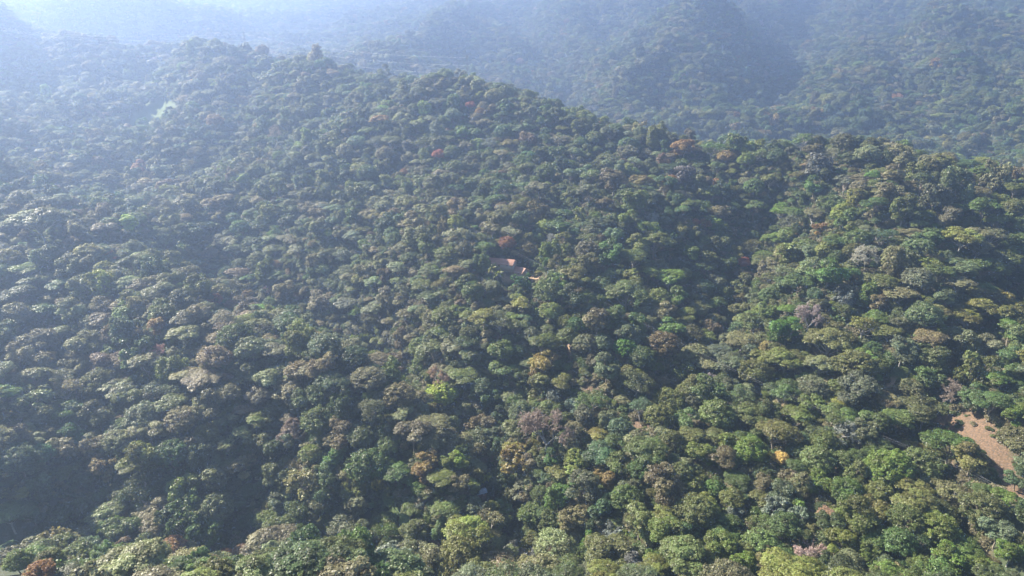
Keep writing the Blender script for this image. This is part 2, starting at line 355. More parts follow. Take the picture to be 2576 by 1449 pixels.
def trunk(form, Ls, seed, lean=.6):
    r = np.random.RandomState(seed + 999); parts = []
    fork = {'broad': .4, 'umbrella': .48, 'dome': .38, 'clumpy': .45, 'bigleaf': .4, 'draped': .4, 'feather': .42, 'shrub': .15}[form]
    top = max(l[0][2] for l in Ls); f = np.array([r.randn() * lean, r.randn() * lean, top * fork])
    t = np.linspace(0, 1, 6)[:, None]; path = t * f + np.c_[np.sin(t * 5) * .15, np.cos(t * 4) * .12, 0 * t] - np.array([0, 0, .8]) * (1 - t)
    r0 = .12 if form == 'shrub' else .36
    parts.append(tube(path, np.linspace(r0, r0 * .6, 6), 7))
    for (c, rd) in Ls:
        c = np.array(c); e = c - np.array([0, 0, rd[2] * .3]); s = path[-1] if r.rand() < .6 else path[4]
        m1 = (s + e) / 2 + r.randn(3) * .35; m1[2] -= .25 * np.linalg.norm(e[:2] - s[:2]) * .5
        q = np.linspace(0, 1, 6)[:, None]; pb = (1 - q) ** 2 * s + 2 * q * (1 - q) * m1 + q * q * e
        parts.append(tube(pb, np.linspace(r0 * .45, .05, 6), 5))
        for w in range(3):
            e2 = c + unit(r.randn(3)) * np.array(rd) * .9; s2 = pb[3]
            parts.append(tube(np.stack([s2, (s2 + e2) / 2 + r.randn(3) * .15, e2]), [.08, .05, .02], 3))
    return join(parts)
def bare(seed, spread=1.0, up=.35, depth=6):
    """leafless tree about 12 m across: trunk mesh, then twig mesh"""
    r = np.random.RandomState(seed); big, small = [], []
    def grow(p, d, ln, rad, lv):
        q = p + d * ln; mid = (p + q) / 2 + r.randn(3) * ln * .06
        (big if lv < 3 else small).append(tube(np.stack([p, mid, q]), [rad, rad * .85, rad * .68], 6 if lv < 2 else 3))
        if lv >= depth: return
        for s in range(3 if lv < 5 else 2 + (r.rand() < .6)):
            nd = unit(d + r.randn(3) * .62 * spread + np.array([0, 0, up * .35 - (.16 if lv > 2 else 0)]))
            grow(q, nd, ln * r.uniform(.66, .9), max(rad * .62, .055), lv + 1)
    grow(np.array([0, 0, -.8]), unit(np.array([r.randn() * .1, r.randn() * .1, 1.0])), 3.2, .36, 0)
    return join(big), join(small)
def palm(seed):
    r = np.random.RandomState(seed); h = 8.5
    t = np.linspace(0, 1, 8)[:, None]; path = np.c_[.9 * t ** 2, .3 * t, h * t - .6 * (1 - t)]
    tr = tube(path, np.linspace(.24, .15, 8), 7); top = path[-1]; V, F, off = [], [], 0
    for k in range(18):
        a = k * 2.4 + r.rand() * .3; el = r.uniform(-.2, 1.15); ln = r.uniform(3.2, 4.0); hd = np.array([math.cos(a), math.sin(a), 0]); n = 15
        s = np.linspace(0, 1, n); zz = math.sin(el) * ln * s - 1.9 * s ** 2.2 * (1.0 - .2 * el); hh = ln * s * math.cos(el * .8)
        P = top + hh[:, None] * hd + np.array([0, 0, 1]) * zz[:, None]; side = np.array([-hd[1], hd[0], 0])
        for q in range(1, n):
            w = 1.0 * math.sin(math.pi * min(1, .12 + s[q] * .86)) + .1
            for sg in (-1, 1):
                b0, b1 = P[q - 1] * .3 + P[q] * .7, P[q]; tip = b1 + side * sg * w - np.array([0, 0, .45 * w]) + hd * .35
                V += [P[q - 1], b1, tip, tip - hd * .18 - np.array([0, 0, .1])]; F.append([off, off + 1, off + 2, off + 3]); off += 4
    return (np.array(V), np.array(F), np.clip(np.repeat(r.rand(len(F)), 4) * .6 + .2, 0, 1)), tr

# prototypes: each form has several meshes, shared by every copy
FORMS = {'broad': 2, 'umbrella': 6, 'dome': 5, 'clumpy': 8, 'bigleaf': 3, 'draped': 2, 'feather': 3, 'shrub': 3, 'bare': 3, 'palm': 2}
PROTO = {}; KEYS = []
pcol = bpy.data.collections.new("forest_tree_kinds")
for form, nv in FORMS.items():
    for k in range(nv):
        sd_ = hash_seed = sum(map(ord, form)) * 7 + k * 13
        if form == 'bare':
            (tv, tf), (cv, cf) = bare(sd_, [1.0, 1.25, .9][k], [.35, .15, .6][k]); tn = np.full(len(cv), .5)
            rb = np.random.RandomState(sd_); rr_ = np.hypot(cv[:, 0], cv[:, 1]) / 6 + cv[:, 2] / cv[:, 2].max(); ci_ = np.nonzero(rr_ > np.percentile(rr_, 35))[0]
            Cb = cv[rb.choice(ci_, 2600)]; lv, lf, lt = leaves(Cb, unit(Cb - np.array([0, 0, 4.])), np.full(2600, .40), .7, 7, .085, rb, np.full(2600, .6), .2, 1.2)
            cf = np.concatenate([cf, lf + len(cv)]); cv = np.concatenate([cv, lv]); tn = np.r_[tn, lt]
            s = 6.0 / np.percentile(np.hypot(cv[:, 0], cv[:, 1]), 97); tv = tv * s; cv = cv * s
        elif form == 'palm':
            (cv, cf, tn), (tv, tf) = palm(sd_)
        else:
            (cv, cf, tn), Ls = crown(form, sd_); tv, tf = trunk(form, Ls, sd_)
        bark = M_PALE if (form in ('feather', 'bare') or k % 4 == 1) else M_BARK
        cm = mesh_from(form + "_crown", cv, cf, (M_LEAF,), tone=tn); tm = mesh_from(form + "_trunk", tv, tf, (bark,), smooth=True)
        jm = mesh_from(form + "_tree", np.concatenate([cv, tv]), np.concatenate([cf, tf + len(cv)]), (M_LEAF, bark),
                       mi=np.r_[np.zeros(len(cf)), np.ones(len(tf))], tone=np.r_[tn, np.full(len(tv), .5)])
        zc = float(np.percentile(cv[:, 2], 60)); rr = float(np.percentile(np.hypot(cv[:, 0], cv[:, 1]), 95))
        PROTO[(form, k)] = dict(crown=cm, trunk=tm, zc=zc, R=rr, idx=len(KEYS))
        po = bpy.data.objects.new("forest_tree_%03d" % len(KEYS), jm); pcol.objects.link(po); KEYS.append((form, k))

# ---------------------------------------------------------------- where the trees stand
TINT = {  # base colours, linear
 'olive': (.116, .128, .042), 'green': (.086, .114, .036), 'dark': (.060, .082, .030), 'greygreen': (.108, .124, .062), 'greytan': (.165, .162, .085),
 'tan': (.160, .146, .074), 'bright': (.118, .160, .038), 'vivid': (.098, .175, .030), 'yellowgreen': (.250, .300, .060), 'bluegreen': (.074, .110, .050),
 'silver': (.150, .175, .135), 'orange': (.240, .135, .055), 'orangebrown': (.200, .105, .045), 'red': (.290, .110, .072), 'yellow': (.450, .330, .120),
 'brown': (.130, .112, .055), 'greybare': (.290, .270, .245), 'brownbare': (.270, .215, .160), 'yellowolive': (.155, .168, .044), 'orangeolive': (.210, .140, .055), 'pinktan': (.24, .185, .13)}
WORDS = {'olive': 'olive', 'green': 'green', 'dark': 'dark green', 'greygreen': 'grey-green', 'greytan': 'greyish tan', 'tan': 'tan', 'bright': 'bright green',
 'vivid': 'vivid green', 'yellowgreen': 'yellow-green', 'bluegreen': 'bluish green', 'silver': 'silvery', 'orange': 'orange', 'orangebrown': 'orange-brown', 'red': 'red', 'yellow': 'yellow',
 'brown': 'brown', 'greybare': 'grey', 'brownbare': 'brownish', 'yellowolive': 'yellowish olive', 'orangeolive': 'orange-tinged', 'pinktan': 'pinkish tan'}
FW = {'broad': 'broad flat-topped', 'umbrella': 'flat-topped', 'dome': 'round', 'clumpy': 'lumpy', 'bigleaf': 'large-leaved', 'draped': 'vine-draped', 'feather': 'thin feathery', 'shrub': 'low', 'bare': 'leafless', 'palm': 'palm'}
TILE = dict(A=(0, 0), B=(1350, 0), C=(2696, 0), D=(0, 750), E=(1350, 750), F=(2696, 750), G=(0, 1504), H=(1350, 1504), I=(2696, 1504))
HAND = """
G 75 1245 110 u bright;G 460 1230 70 r bluegreen;G 280 1275 60 d olive;G 130 1330 180 d olive;G 650 1310 240 c greytan;G 860 1270 180 c brown;G 975 1220 90 c olive;G 960 1340 420 u greytan;G 1255 1290 200 d orangebrown
G 280 1420 200 d orange;G 620 1410 90 c bright;G 1500 1310 100 f greytan;G 1740 1240 110 c greytan;G 1620 1300 110 d orangebrown;G 1750 1330 170 d orangebrown;G 1970 1290 360 u greytan;G 1290 1410 130 d green;G 1440 1400 150 c yellowolive;G 380 1350 170 c olive
G 1330 1080 350 b dark;G 1490 960 80 d olive;G 1800 1050 130 d dark;G 1975 1080 190 c olive;G 470 700 150 u olive;G 640 740 170 u olive;G 420 800 110 c olive;G 850 880 160 c greygreen;G 570 1010 240 c dark;G 1010 830 260 f dark;G 1260 570 240 d dark
G 130 600 260 d bluegreen;G 300 570 180 d bluegreen;G 190 380 110 d olive;G 290 270 160 d greytan;G 340 420 110 c tan;G 520 430 170 c dark;G 1880 170 180 c greytan;G 960 190 200 c olive;G 1150 110 220 f greygreen;G 1260 200 220 u olive;G 1500 230 220 c tan
G 1590 330 100 c tan;G 1850 340 200 u yellowolive;G 2110 420 190 c pinktan;G 2310 320 240 d green;G 2480 430 230 c tan;G 2250 570 170 d bright;G 2050 520 220 c dark;G 2430 600 200 c bright;G 2360 810 250 r bluegreen;G 2370 900 230 u olive;G 2290 1090 130 c olive
G 2410 1110 110 c olive;G 2090 740 170 d dark;G 720 50 250 d olive;G 480 110 200 f greytan
H 760 130 220 d yellowgreen;H 1060 80 180 d greygreen;H 1330 260 180 d greygreen;H 1515 400 370 x brownbare;H 1590 165 140 b silver;H 1700 235 120 b silver;H 1770 290 160 c greygreen;H 1540 220 170 u olive;H 2050 370 170 d bluegreen
H 1880 450 170 u yellowolive;H 2400 180 230 d olive;H 2330 290 200 d olive;H 2350 60 150 f greytan;H 80 110 120 f tan;H 240 250 220 f brown;H 550 400 250 u brown;H 680 250 130 c tan;H 1010 370 160 c tan;H 1190 510 130 b bluegreen;H 210 660 300 d green
H 170 450 180 d green;H 360 540 160 c olive;H 640 610 160 c orangeolive;H 620 690 150 c orangeolive;H 870 620 130 c yellowgreen;H 770 630 100 c yellowolive;H 1100 640 120 x brownbare;H 1205 640 90 c tan;H 1060 760 110 p yellowgreen;H 1180 760 200 d dark
H 1330 810 180 x greybare;H 870 800 150 c tan;H 600 950 80 c silver;H 470 870 130 f greygreen;H 1420 1010 200 d olive;H 1400 1130 150 d olive;H 1130 1060 230 c green;H 940 1150 320 u yellowolive;H 880 1310 330 d olive;H 550 1130 200 c olive
H 590 1030 90 c bright;H 655 1060 70 r bright;H 300 1080 100 c olive;H 220 1350 140 c brown;H 120 830 200 c yellowolive;H 290 780 90 r yellowgreen;H 1890 570 240 u bluegreen;H 2250 550 300 u green;H 1750 630 200 c yellowolive;H 1930 760 160 c orangeolive
H 2200 680 180 d green;H 2480 700 180 d olive;H 1300 1290 180 b silver;H 1430 1370 200 b silver;H 1690 1260 120 b silver;H 2160 1350 150 b silver;H 2000 1170 150 b silver;H 2020 1430 180 u yellowolive;H 2370 1130 260 c olive;H 1600 880 180 r bright
H 1700 1380 200 d green;H 1930 960 200 c bluegreen;H 2100 880 220 d green;H 760 1420 150 f dark;H 1850 1080 160 c dark;H 1560 1060 200 c green;H 1480 870 150 d green;H 700 480 170 c tan;H 1120 180 150 c dark;H 1180 300 120 c dark
I 1990 130 230 x brownbare;I 775 590 110 d yellow;I 1225 410 230 x greybare;I 560 530 210 d vivid;I 350 600 220 u brown;I 750 400 290 u olive;I 890 300 230 u yellowolive;I 1180 290 230 u olive;I 1000 210 180 c bright;I 1610 300 230 u olive;I 1530 190 180 u tan
I 1800 240 290 u olive;I 2300 190 250 u green;I 2460 290 160 c bright;I 2360 30 150 u olive;I 2010 500 320 u green;I 1480 530 200 c green;I 1100 480 190 d olive;I 1050 600 230 d olive;I 1240 620 190 d green;I 1560 650 320 d olive;I 1780 650 280 d olive
I 1890 810 250 u olive;I 1730 900 290 u yellowolive;I 1260 830 230 d green;I 1060 780 200 c yellowolive;I 2240 970 300 d olive;I 2410 890 190 u bright;I 2480 760 150 c bluegreen;I 1360 1040 300 c green;I 1690 1040 250 d olive;I 1900 1100 280 d yellowolive
I 170 960 280 d olive;I 640 790 140 c tan;I 740 970 180 b silver;I 900 1030 140 b silver;I 460 1030 150 b silver;I 915 940 120 c bright;I 1110 1000 130 f pinktan;I 640 1210 240 d olive;I 340 1220 220 c bright;I 960 1270 240 x greybare;I 1220 1200 200 c yellowolive
I 1630 1200 230 d green;I 1450 1210 180 d olive;I 2090 1240 240 u green;I 2010 1330 220 c bright;I 1000 1430 260 d yellowolive;I 1410 1310 150 r green;I 1270 1360 200 d greygreen;I 120 440 200 u olive;I 290 440 180 u olive;I 490 140 190 f greygreen
I 540 280 240 u olive;I 320 270 250 d olive;I 450 380 120 c tan;I 270 30 110 x greybare;I 60 850 110 b silver;I 1480 850 190 d olive;I 130 790 180 d olive;I 280 830 150 d green;I 430 900 180 d olive;I 110 1120 160 c dark;I 230 1330 180 c olive;I 500 1370 200 r bright
I 690 1360 160 c brown;I 1800 1380 180 d green;I 2200 1390 170 c bright;I 820 250 170 f pinktan;I 1370 400 200 c greygreen;I 100 110 180 d olive;I 2150 630 240 c olive;I 2350 1130 220 c greygreen;I 2430 1290 180 c bright;I 1140 1080 200 c dark
F 1390 500 200 x greybare;F 820 1040 230 c vivid;F 500 550 100 d red;F 155 250 70 d red;F 225 262 90 d orange;F 1070 300 110 c orangeolive;F 515 640 140 u greygreen;F 580 150 170 u green;F 1330 380 180 d green;F 2080 360 240 u yellowolive;F 2190 440 200 u tan
F 2000 220 170 c greytan;F 1920 620 190 u green;F 2240 570 230 u green;F 1540 680 200 u olive;F 1820 930 240 d greygreen;F 1490 850 140 c tan;F 2060 690 190 u greytan;F 2300 1140 180 c tan;F 2440 1230 160 c green;F 1660 1180 180 c greygreen;F 1560 1060 170 u yellowolive
F 1370 1240 180 u yellowolive;F 1440 1170 130 c green;F 1120 1110 300 u olive;F 1060 1280 200 u greytan;F 1215 1300 120 u olive;F 790 1260 240 u olive;F 660 910 160 c bright;F 290 980 190 u olive;F 240 1080 180 u olive;F 480 1110 220 u greytan;F 160 1210 200 d greytan
F 490 830 130 c greytan;F 690 790 140 d olive;F 180 880 180 u olive;F 940 1380 110 u yellowolive;F 1450 1380 110 u olive;F 2370 1400 170 u bright;F 830 900 140 u yellowolive;F 1050 850 100 u greygreen;F 1230 820 130 b silver;F 1180 500 130 d green;F 310 680 150 c greygreen
F 210 720 150 d greygreen;F 1400 680 120 c greytan;F 2100 950 200 u yellowolive;F 1970 800 160 c greygreen
E 1550 910 170 d yellowolive;E 1900 820 120 c bright;E 1330 690 150 b bluegreen;E 1130 600 100 p yellowolive;E 1155 640 90 p yellowolive;E 1050 950 200 u yellowolive;E 760 1050 180 u olive;E 300 1130 110 u yellowolive;E 540 1090 110 u tan;E 870 900 120 c bright
E 1670 1080 150 d olive;E 1790 1130 180 d greygreen;E 2080 1160 160 d bright;E 2180 1010 180 c green;E 1980 930 200 c green;E 1500 1290 220 c orangeolive;E 1350 1100 70 c bright;E 1190 1180 180 d olive;E 1170 1320 140 d olive;E 970 1220 160 u olive;E 1230 410 120 d orangebrown
E 1385 450 130 d brown;E 1010 370 130 u olive;E 1060 440 150 u olive;E 860 250 130 d yellowolive;E 920 190 120 u dark;E 1330 230 150 c greygreen;E 1655 440 80 b bright;E 1640 195 110 u olive;E 1610 285 170 u green;E 1640 350 120 u yellowolive;E 1800 370 140 f olive
E 1810 450 170 d greygreen;E 440 590 160 u greytan;E 670 610 160 u olive;E 620 730 180 u olive;E 430 820 180 u olive;E 270 690 140 u greytan;E 410 380 120 d green;E 1340 840 160 u yellowolive;E 2410 650 230 u bright;E 2090 760 280 u olive
E 2140 500 210 u green;E 2310 390 250 u olive;E 2270 235 130 x greybare;E 2210 880 170 u olive;E 705 880 50 c bright;E 1540 370 100 x greybare;E 1050 560 130 r green;E 1310 1000 150 u olive;E 1400 1060 130 d greygreen;E 940 930 120 u yellowolive
D 290 240 340 u greytan;D 910 260 150 c yellowgreen;D 2000 570 80 d orange;D 1555 810 110 d orange;D 1670 850 100 d orange;D 1800 790 90 d orange;D 840 520 50 d red;D 1530 280 120 u olive;D 130 770 220 u dark;D 1050 550 150 d green
B 735 1120 90 d red;B 480 1255 60 d orange;B 965 760 70 d red;B 1035 810 70 d orange;B 1110 1050 120 f silver;B 1185 1115 120 u tan;B 1770 1035 110 d green;B 2140 1250 100 d bright;B 1085 620 50 c bright
A 1560 880 120 d orangeolive;A 370 935 80 d yellowolive;A 570 1040 80 d yellowolive;A 680 690 70 d pinktan
"""
FC = dict(u='umbrella', d='dome', c='clumpy', b='bigleaf', r='draped', f='feather', x='bare', p='palm')
trees = []   # dict: x,y,z,R,form,k,colour,tint,rot,u,v,pr,hand
def add_tree(x, y, R, form, colour, hand=False, k=None, r=rng):
    k = r.randint(FORMS[form]) if k is None else k
    P = PROTO[(form, k)]; s = R / P['R']; z = float(hz(x, y)); u, v, d = project(x, y, z + P['zc'] * s)
    sz = 1.12 if hand else r.uniform(.85, 1.3)
    t = np.array(TINT[colour]) * (.84 + .32 * r.rand()) * (1 + .08 * r.randn(3))
    trees.append(dict(x=x, y=y, z=z, R=R, form=form, k=k, colour=colour, tint=np.clip(t, .01, .9), s=s, sx=s * (1 if hand else r.uniform(.78, 1.25)), sz=s * sz, rot=r.rand() * 6.28, u=float(u), v=float(v), d=float(d), pr=R * FPX / float(d), hand=hand))
for ent in HAND.replace("\n", ";").split(";"):
    if not ent.strip(): continue
    tl, x, y, w, f, colour = ent.split(); ox, oy = TILE[tl]
    u, v, w = (ox + float(x) / 1.8114) / 4, (oy + float(y) / 1.8114) / 4, float(w) / 1.8114 / 4
    form = 'broad' if (f == 'u' and float(w) >= 290) else FC[f]; k = rng.randint(FORMS[form]); P = PROTO[(form, k)]; d = 400.0
    for it in range(4):
        R = w / 2 * d / FPX; lift = P['zc'] * R / P['R']
        d = float(cast(np.array([u]), np.array([v]), lift)[0])
    R = max(1.5, w / 2 * d / FPX * 1.04)
    a, b, c = ray(u, v); add_tree(float(a * d), float(b * d), R, form, colour, True, k)
n_hand = len(trees)

# fill the rest of the forest: darts of varied radius over what the camera can look into
NC = 330000
dd = 75 + 3100 * rng.rand(NC) ** 1.9
dd[:170000] = 750 + 2300 * rng.rand(170000) ** .9
au = rng.uniform(-.92, .92, NC)
cx_, cy_ = au * dd, dd
# thin the candidates to an even density per area (area element ~ d)
cz_ = hz(cx_, cy_); top = cz_ + 9
def seen(x, y, z, slack):
    occ = np.full(x.shape, -1e9)
    for t in np.linspace(.12, .97, 46): occ = np.maximum(occ, (hz(x * t, y * t) + 7 - z * t) / t * 1.0)
    return occ < slack
csl = 1 / np.sqrt(1 + ((hz(cx_ + 8, cy_) - hz(cx_ - 8, cy_)) / 16) ** 2 + ((hz(cx_, cy_ + 8) - hz(cx_, cy_ - 8)) / 16) ** 2)
pu, pv, pd = project(cx_, cy_, top)
ok = (pu > -110) & (pu < 1134) & (pv > -60) & (pv < 640) & (pd > 60)
ok &= seen(cx_, cy_, top, 14.0)
ci = np.nonzero(ok)[0]
rad = np.clip(np.where(cy_ < 420, 4.2, 3.7) * np.exp(.47 * rng.randn(NC)), 1.8, 10)
rad = rad * 1.0; rad = np.where(cy_ > 1050, np.clip(rad * 1.45, 5.6, 12), rad)
order = ci[np.argsort(-(rad[ci] + 1.5 * rng.rand(len(ci))), kind='stable')]
CELL = 12.0; grid = {}
def blocked(x, y, r_, f):
    i0, j0 = int(x // CELL), int(y // CELL)
    for i_ in (-2, -1, 0, 1, 2):
        for j_ in (-2, -1, 0, 1, 2):
            for (qx, qy, qr) in grid.get((i0 + i_, j0 + j_), ()):
                if (qx - x) ** 2 + (qy - y) ** 2 < (f * (qr + r_)) ** 2: return True
    return False
def put(x, y, r_): grid.setdefault((int(x // CELL), int(y // CELL)), []).append((x, y, r_))
for t in trees: put(t['x'], t['y'], t['R'] * .9)
BOLD = ('red', 'orange', 'yellow', 'greybare', 'brownbare', 'vivid', 'orangebrown', 'yellowgreen', 'bright', 'orangeolive', 'pinktan')
HU = np.array([(t['u'], t['v'], t['pr'], t['d'], .85 if t['colour'] in BOLD else .45) for t in trees])
VC = [(q[0], q[1], q[2], q[3], q[4], q[5], q[6]) for q in vis_clear]
RESERVE = []   # filled by houses: u, v, ru, rv, d
for (ru_, rv_, rw_, rh_, lift_, pad) in ((500, 266, 25, 9, 3, 11), (517, 276, 19, 9, 3, 9), (481, 495, 8, 6, 2.5, 5), (533, 289, 5, 4, 2, 3), (971, 478, 5, 8, 5, 2), (546, 271, 3, 6, 5, 2)):
    d_ = float(cast(np.array([float(ru_)]), np.array([float(rv_)]), lift_)[0]); a, b, c = ray(ru_, rv_); put(float(a * d_), float(b * d_), pad)
    RESERVE.append((ru_, rv_, rw_, rh_, d_)); print("reserve", ru_, rv_, round(d_))
def covers_clear(u, v, pr, d):
    for (cu, cv, ru, rv, ca, sa, cd) in VC:
        if d < cd + 6:
            du, dv = u - cu, v - cv; e = ((du * ca + dv * sa) / (ru + pr * .62)) ** 2 + ((-du * sa + dv * ca) / (rv + pr * .55)) ** 2
            if e < 1: return True
    for (cu, cv, ru, rv, cd) in RESERVE:
        if d < cd + 12 and ((u - cu) / (ru + pr * .7)) ** 2 + ((v - cv) / (rv + pr * .6)) ** 2 < 1: return True
    return False
tonefield = lambda x, y: vnoise(x / 90, y / 90, 31) + .5 * vnoise(x / 35, y / 35, 32)
for i_ in order:
    x, y, r_ = cx_[i_], cy_[i_], rad[i_]
    if blocked(x, y, r_, (.74 if y < 430 else .72 if y < 1050 else .64) * csl[i_] ** .8): continue
    u, v, d = float(pu[i_]), float(pv[i_]), float(pd[i_]); pr = r_ * FPX / d
    if d < 1500:
        q = ((HU[:, 0] - u) ** 2 + (HU[:, 1] - v) ** 2 < (HU[:, 2] * .62 + pr * HU[:, 4]) ** 2) & (HU[:, 3] > d)
        if q.any() or covers_clear(u, v, pr, d): continue
        if u < 325 and d < 262 and v - pr * .7 < 549: continue
    put(x, y, r_)
    tf_ = tonefield(x, y); w = rng.rand(); right = u > 512
    form = ('umbrella' if w < .27 else 'dome' if w < .42 else 'clumpy' if w < .80 else 'feather' if w < .90 else 'bigleaf' if w < .955 else 'draped' if w < .992 else 'bare')
    w2 = rng.rand() + .5 * tf_
    colour = ('dark' if w2 < .08 else 'green' if w2 < .30 else 'olive' if w2 < .62 else 'greygreen' if w2 < .78 else 'yellowolive' if w2 < .86 else 'greytan' if w2 < 1.0 else 'tan')
    w3 = rng.rand()
    if form == 'bare': colour = 'greybare' if w3 < .5 else 'brownbare'
    elif w3 < .012: colour = 'bright'
    elif w3 < .018: colour = 'orangeolive'
    elif w3 < .038: colour = 'brown'
    elif w3 < .11 and not right: colour = 'tan'
    elif w3 < .48 and not right and 200 < v < 470: colour = 'greytan'  # left spur: drier tan crowns, paler tint also stands in for warm sunlight
    elif w3 < .12 and form == 'bigleaf': colour = 'silver'
    add_tree(float(x), float(y), float(r_), form, colour)

# ---------------------------------------------------------------- individual trees (the ones that show largest) and the far wood
vis = [t for t in trees if -12 < t['u'] < 1036 and -10 < t['v'] < 590]
rest_v = sorted([t for t in vis if not t['hand']], key=lambda t: -t['pr'])
N_IND = 310
ind = [t for t in trees if t['hand']]
ind += rest_v[:max(0, N_IND - len(ind))]
ids = set(map(id, ind)); stuff = [t for t in trees if id(t) not in ids]
print("TREES", len(trees), "hand", n_hand, "individual", len(ind), "stuff", len(stuff))
def px(tile, x, y):
    ox, oy = TILE[tile]; return (ox + x / 1.8114) / 4, (oy + y / 1.8114) / 4
LAND = [  # phrase, u, v, own label (None: not a tree)
 ("big bare brownish tree", *px('H', 1515, 400), "biggest leafless tree, brownish dome of fine twigs beside silvery large-leaved trees"),
 ("golden yellow tree", *px('I', 775, 590), "small golden yellow blossoming tree beside a dark round tree above red soil"),
 ("flat grey leafless tree", *px('I', 1225, 410), "flat grey leafless tree with pale forked limbs below the power lines"),
 ("leaning bare tree", *px('I', 1990, 130), "half-bare tree with a long pale leaning trunk above the red soil bank"),
 ("tall vivid green tree", *px('F', 820, 1040), "tall vivid green tree with a pale trunk above the power lines"),
 ("crimson tree", *px('F', 500, 550), "crimson tree beside the dark gully"),
 ("fan-shaped grey tree", *px('F', 1390, 500), "fan-shaped grey leafless tree left of a short strip of red earth"),
 ("lime-coloured tree", *px('H', 760, 130), "lime-coloured round tree, brightest crown of the lower slope"),
 ("dark valley tree", *px('G', 1330, 1080), "dark large-leaved tree standing alone in the shaded valley"),
 ("widest crest tree", *px('G', 960, 1340), "greyish tan flat tree, widest crown on the near crest"),
 ("domed crest tree", *px('G', 1970, 1290), "greyish tan domed tree at the end of the near crest beside the dark valley"),
 ("orange-topped crest tree", *px('G', 1255, 1290), "orange-topped round tree on the near crest just under the dark valley tree"),
 ("red-roofed houses", 508, 270, None),
 ("power pole", 971, 474, None),
 ("lone palm", *px('H', 1060, 760), "lone palm with yellowish fronds beside the little tin-roofed hut"),
 ("huge spreading tree", *px('D', 290, 240), "huge greyish tan spreading tree, widest crown of the upper slope"),
 ("orange-red tree", *px('B', 735, 1120), "orange-red tree standing out on the high slope"),
 ("grass strip", 400, 515, None),
 ("bright green dome", *px('G', 2250, 570), "bright green dome of leaves at the top of the shaded valley"),
 ("bluish dome tree", *px('G', 130, 600), "large bluish green dome tree on the shaded slope at the picture's left edge"),
 ("tall dark dome", *px('I', 560, 530), "vivid dark green dome-shaped tree just left of the golden yellow tree"),
 ("pinkish tan tree", *px('G', 2110, 420), "pinkish tan lumpy tree catching the sun above the shaded valley"),
 ("orange-speckled tree", *px('E', 1500, 1290), "tall orange-speckled tree beside the dirt track"),
 ("pale orange tree", *px('D', 2000, 570), "pale orange tree above the middle gully"),
 ("tree before the red roof", *px('E', 1330, 690), "large-leaved bluish tree standing before the red roof"),
 ("twisted grey tree", *px('H', 1330, 810), "twisted grey leafless tree right of the lone palm"),
 ("tallest olive dome", *px('H', 210, 660), "large rounded green tree above the grass strip"),
 ("red bank", 985, 435, None),
 ("grassy clearing", 900, 372, None),
 ("stemmed gully umbrella", *px('D', 1530, 280), "olive flat-topped tree with a visible thin stem above the left middle gully"),
 ("small tan umbrella", *px('E', 540, 1090), "small tan flat-topped tree standing between the left gully and the lime-coloured tree"),
 ("rust-tinged hill tree", *px('A', 1560, 880), "rust-tinged round tree on the hazy upper left slope"),
 ("pale upper-left tree", *px('A', 370, 935), "pale yellowish tree high on the left slope near the hazy valley"),
 ("silvery ridge tree", *px('B', 1110, 1050), "silvery feathery tree on the upper slope beside a tan flat-topped tree"),
 ("bright round tree", *px('B', 2140, 1250), "bright green round tree high on the middle slope"),
 ("yellow-tinged round tree", *px('E', 860, 250), "yellow-tinged olive round tree standing above the houses to the left"),
 ("purplish bare tree", *px('E', 2270, 235), "purplish grey leafless tree beside the upper right gully"),
 ("orange-leaved spur tree", *px('F', 1070, 300), "orange-leaved lumpy tree on the sunny right spur"),
 ("sunlit spur umbrella", *px('F', 2080, 360), "sunlit yellowish flat tree high on the right spur"),
 ("bushy yellow-green tree", *px('D', 910, 260), "bushy yellow-green tree right of the huge spreading tree"),
 ("small scarlet crown", *px('D', 840, 520), "small scarlet crown on the left spur"),
 ("feathery greyish dome", *px('F', 1820, 930), "greyish green round tree, largest dome above the grassy clearing on the right"),
 ("tan lumpy tree", *px('F', 2300, 1140), "tan lumpy tree standing close above the leaning bare tree"),
 ("dark edge tree", *px('D', 130, 770), "dark flat-topped tree at the left edge below the spur crest"),
 ("shaded-slope umbrella", *px('G', 640, 740), "sunlit olive flat tree standing out of the shaded left slope"),
 ("brown-tinged house tree", *px('E', 1230, 410), "orange-brown round tree above the red-roofed houses"),
]
ORD = "nearest second third fourth fifth sixth seventh eighth ninth tenth eleventh twelfth thirteenth fourteenth fifteenth".split()
DIR = ["right of", "upper right of", "above", "upper left of", "left of", "lower left of", "below", "lower right of"]
allu = np.array([(t['u'], t['v'], t['pr']) for t in vis])
own = {}
for p_, u, v, lb in LAND:
    if lb:
        t = min(ind, key=lambda t: (t['u'] - u) ** 2 + (t['v'] - v) ** 2 + (0 if t['hand'] else 1e6)); own[id(t)] = lb
LM = [(p_, u, v) for p_, u, v, lb in LAND]
def octant(du, dv): return np.round(np.arctan2(-dv, du) / (math.pi / 4)).astype(int) % 8
used = set()
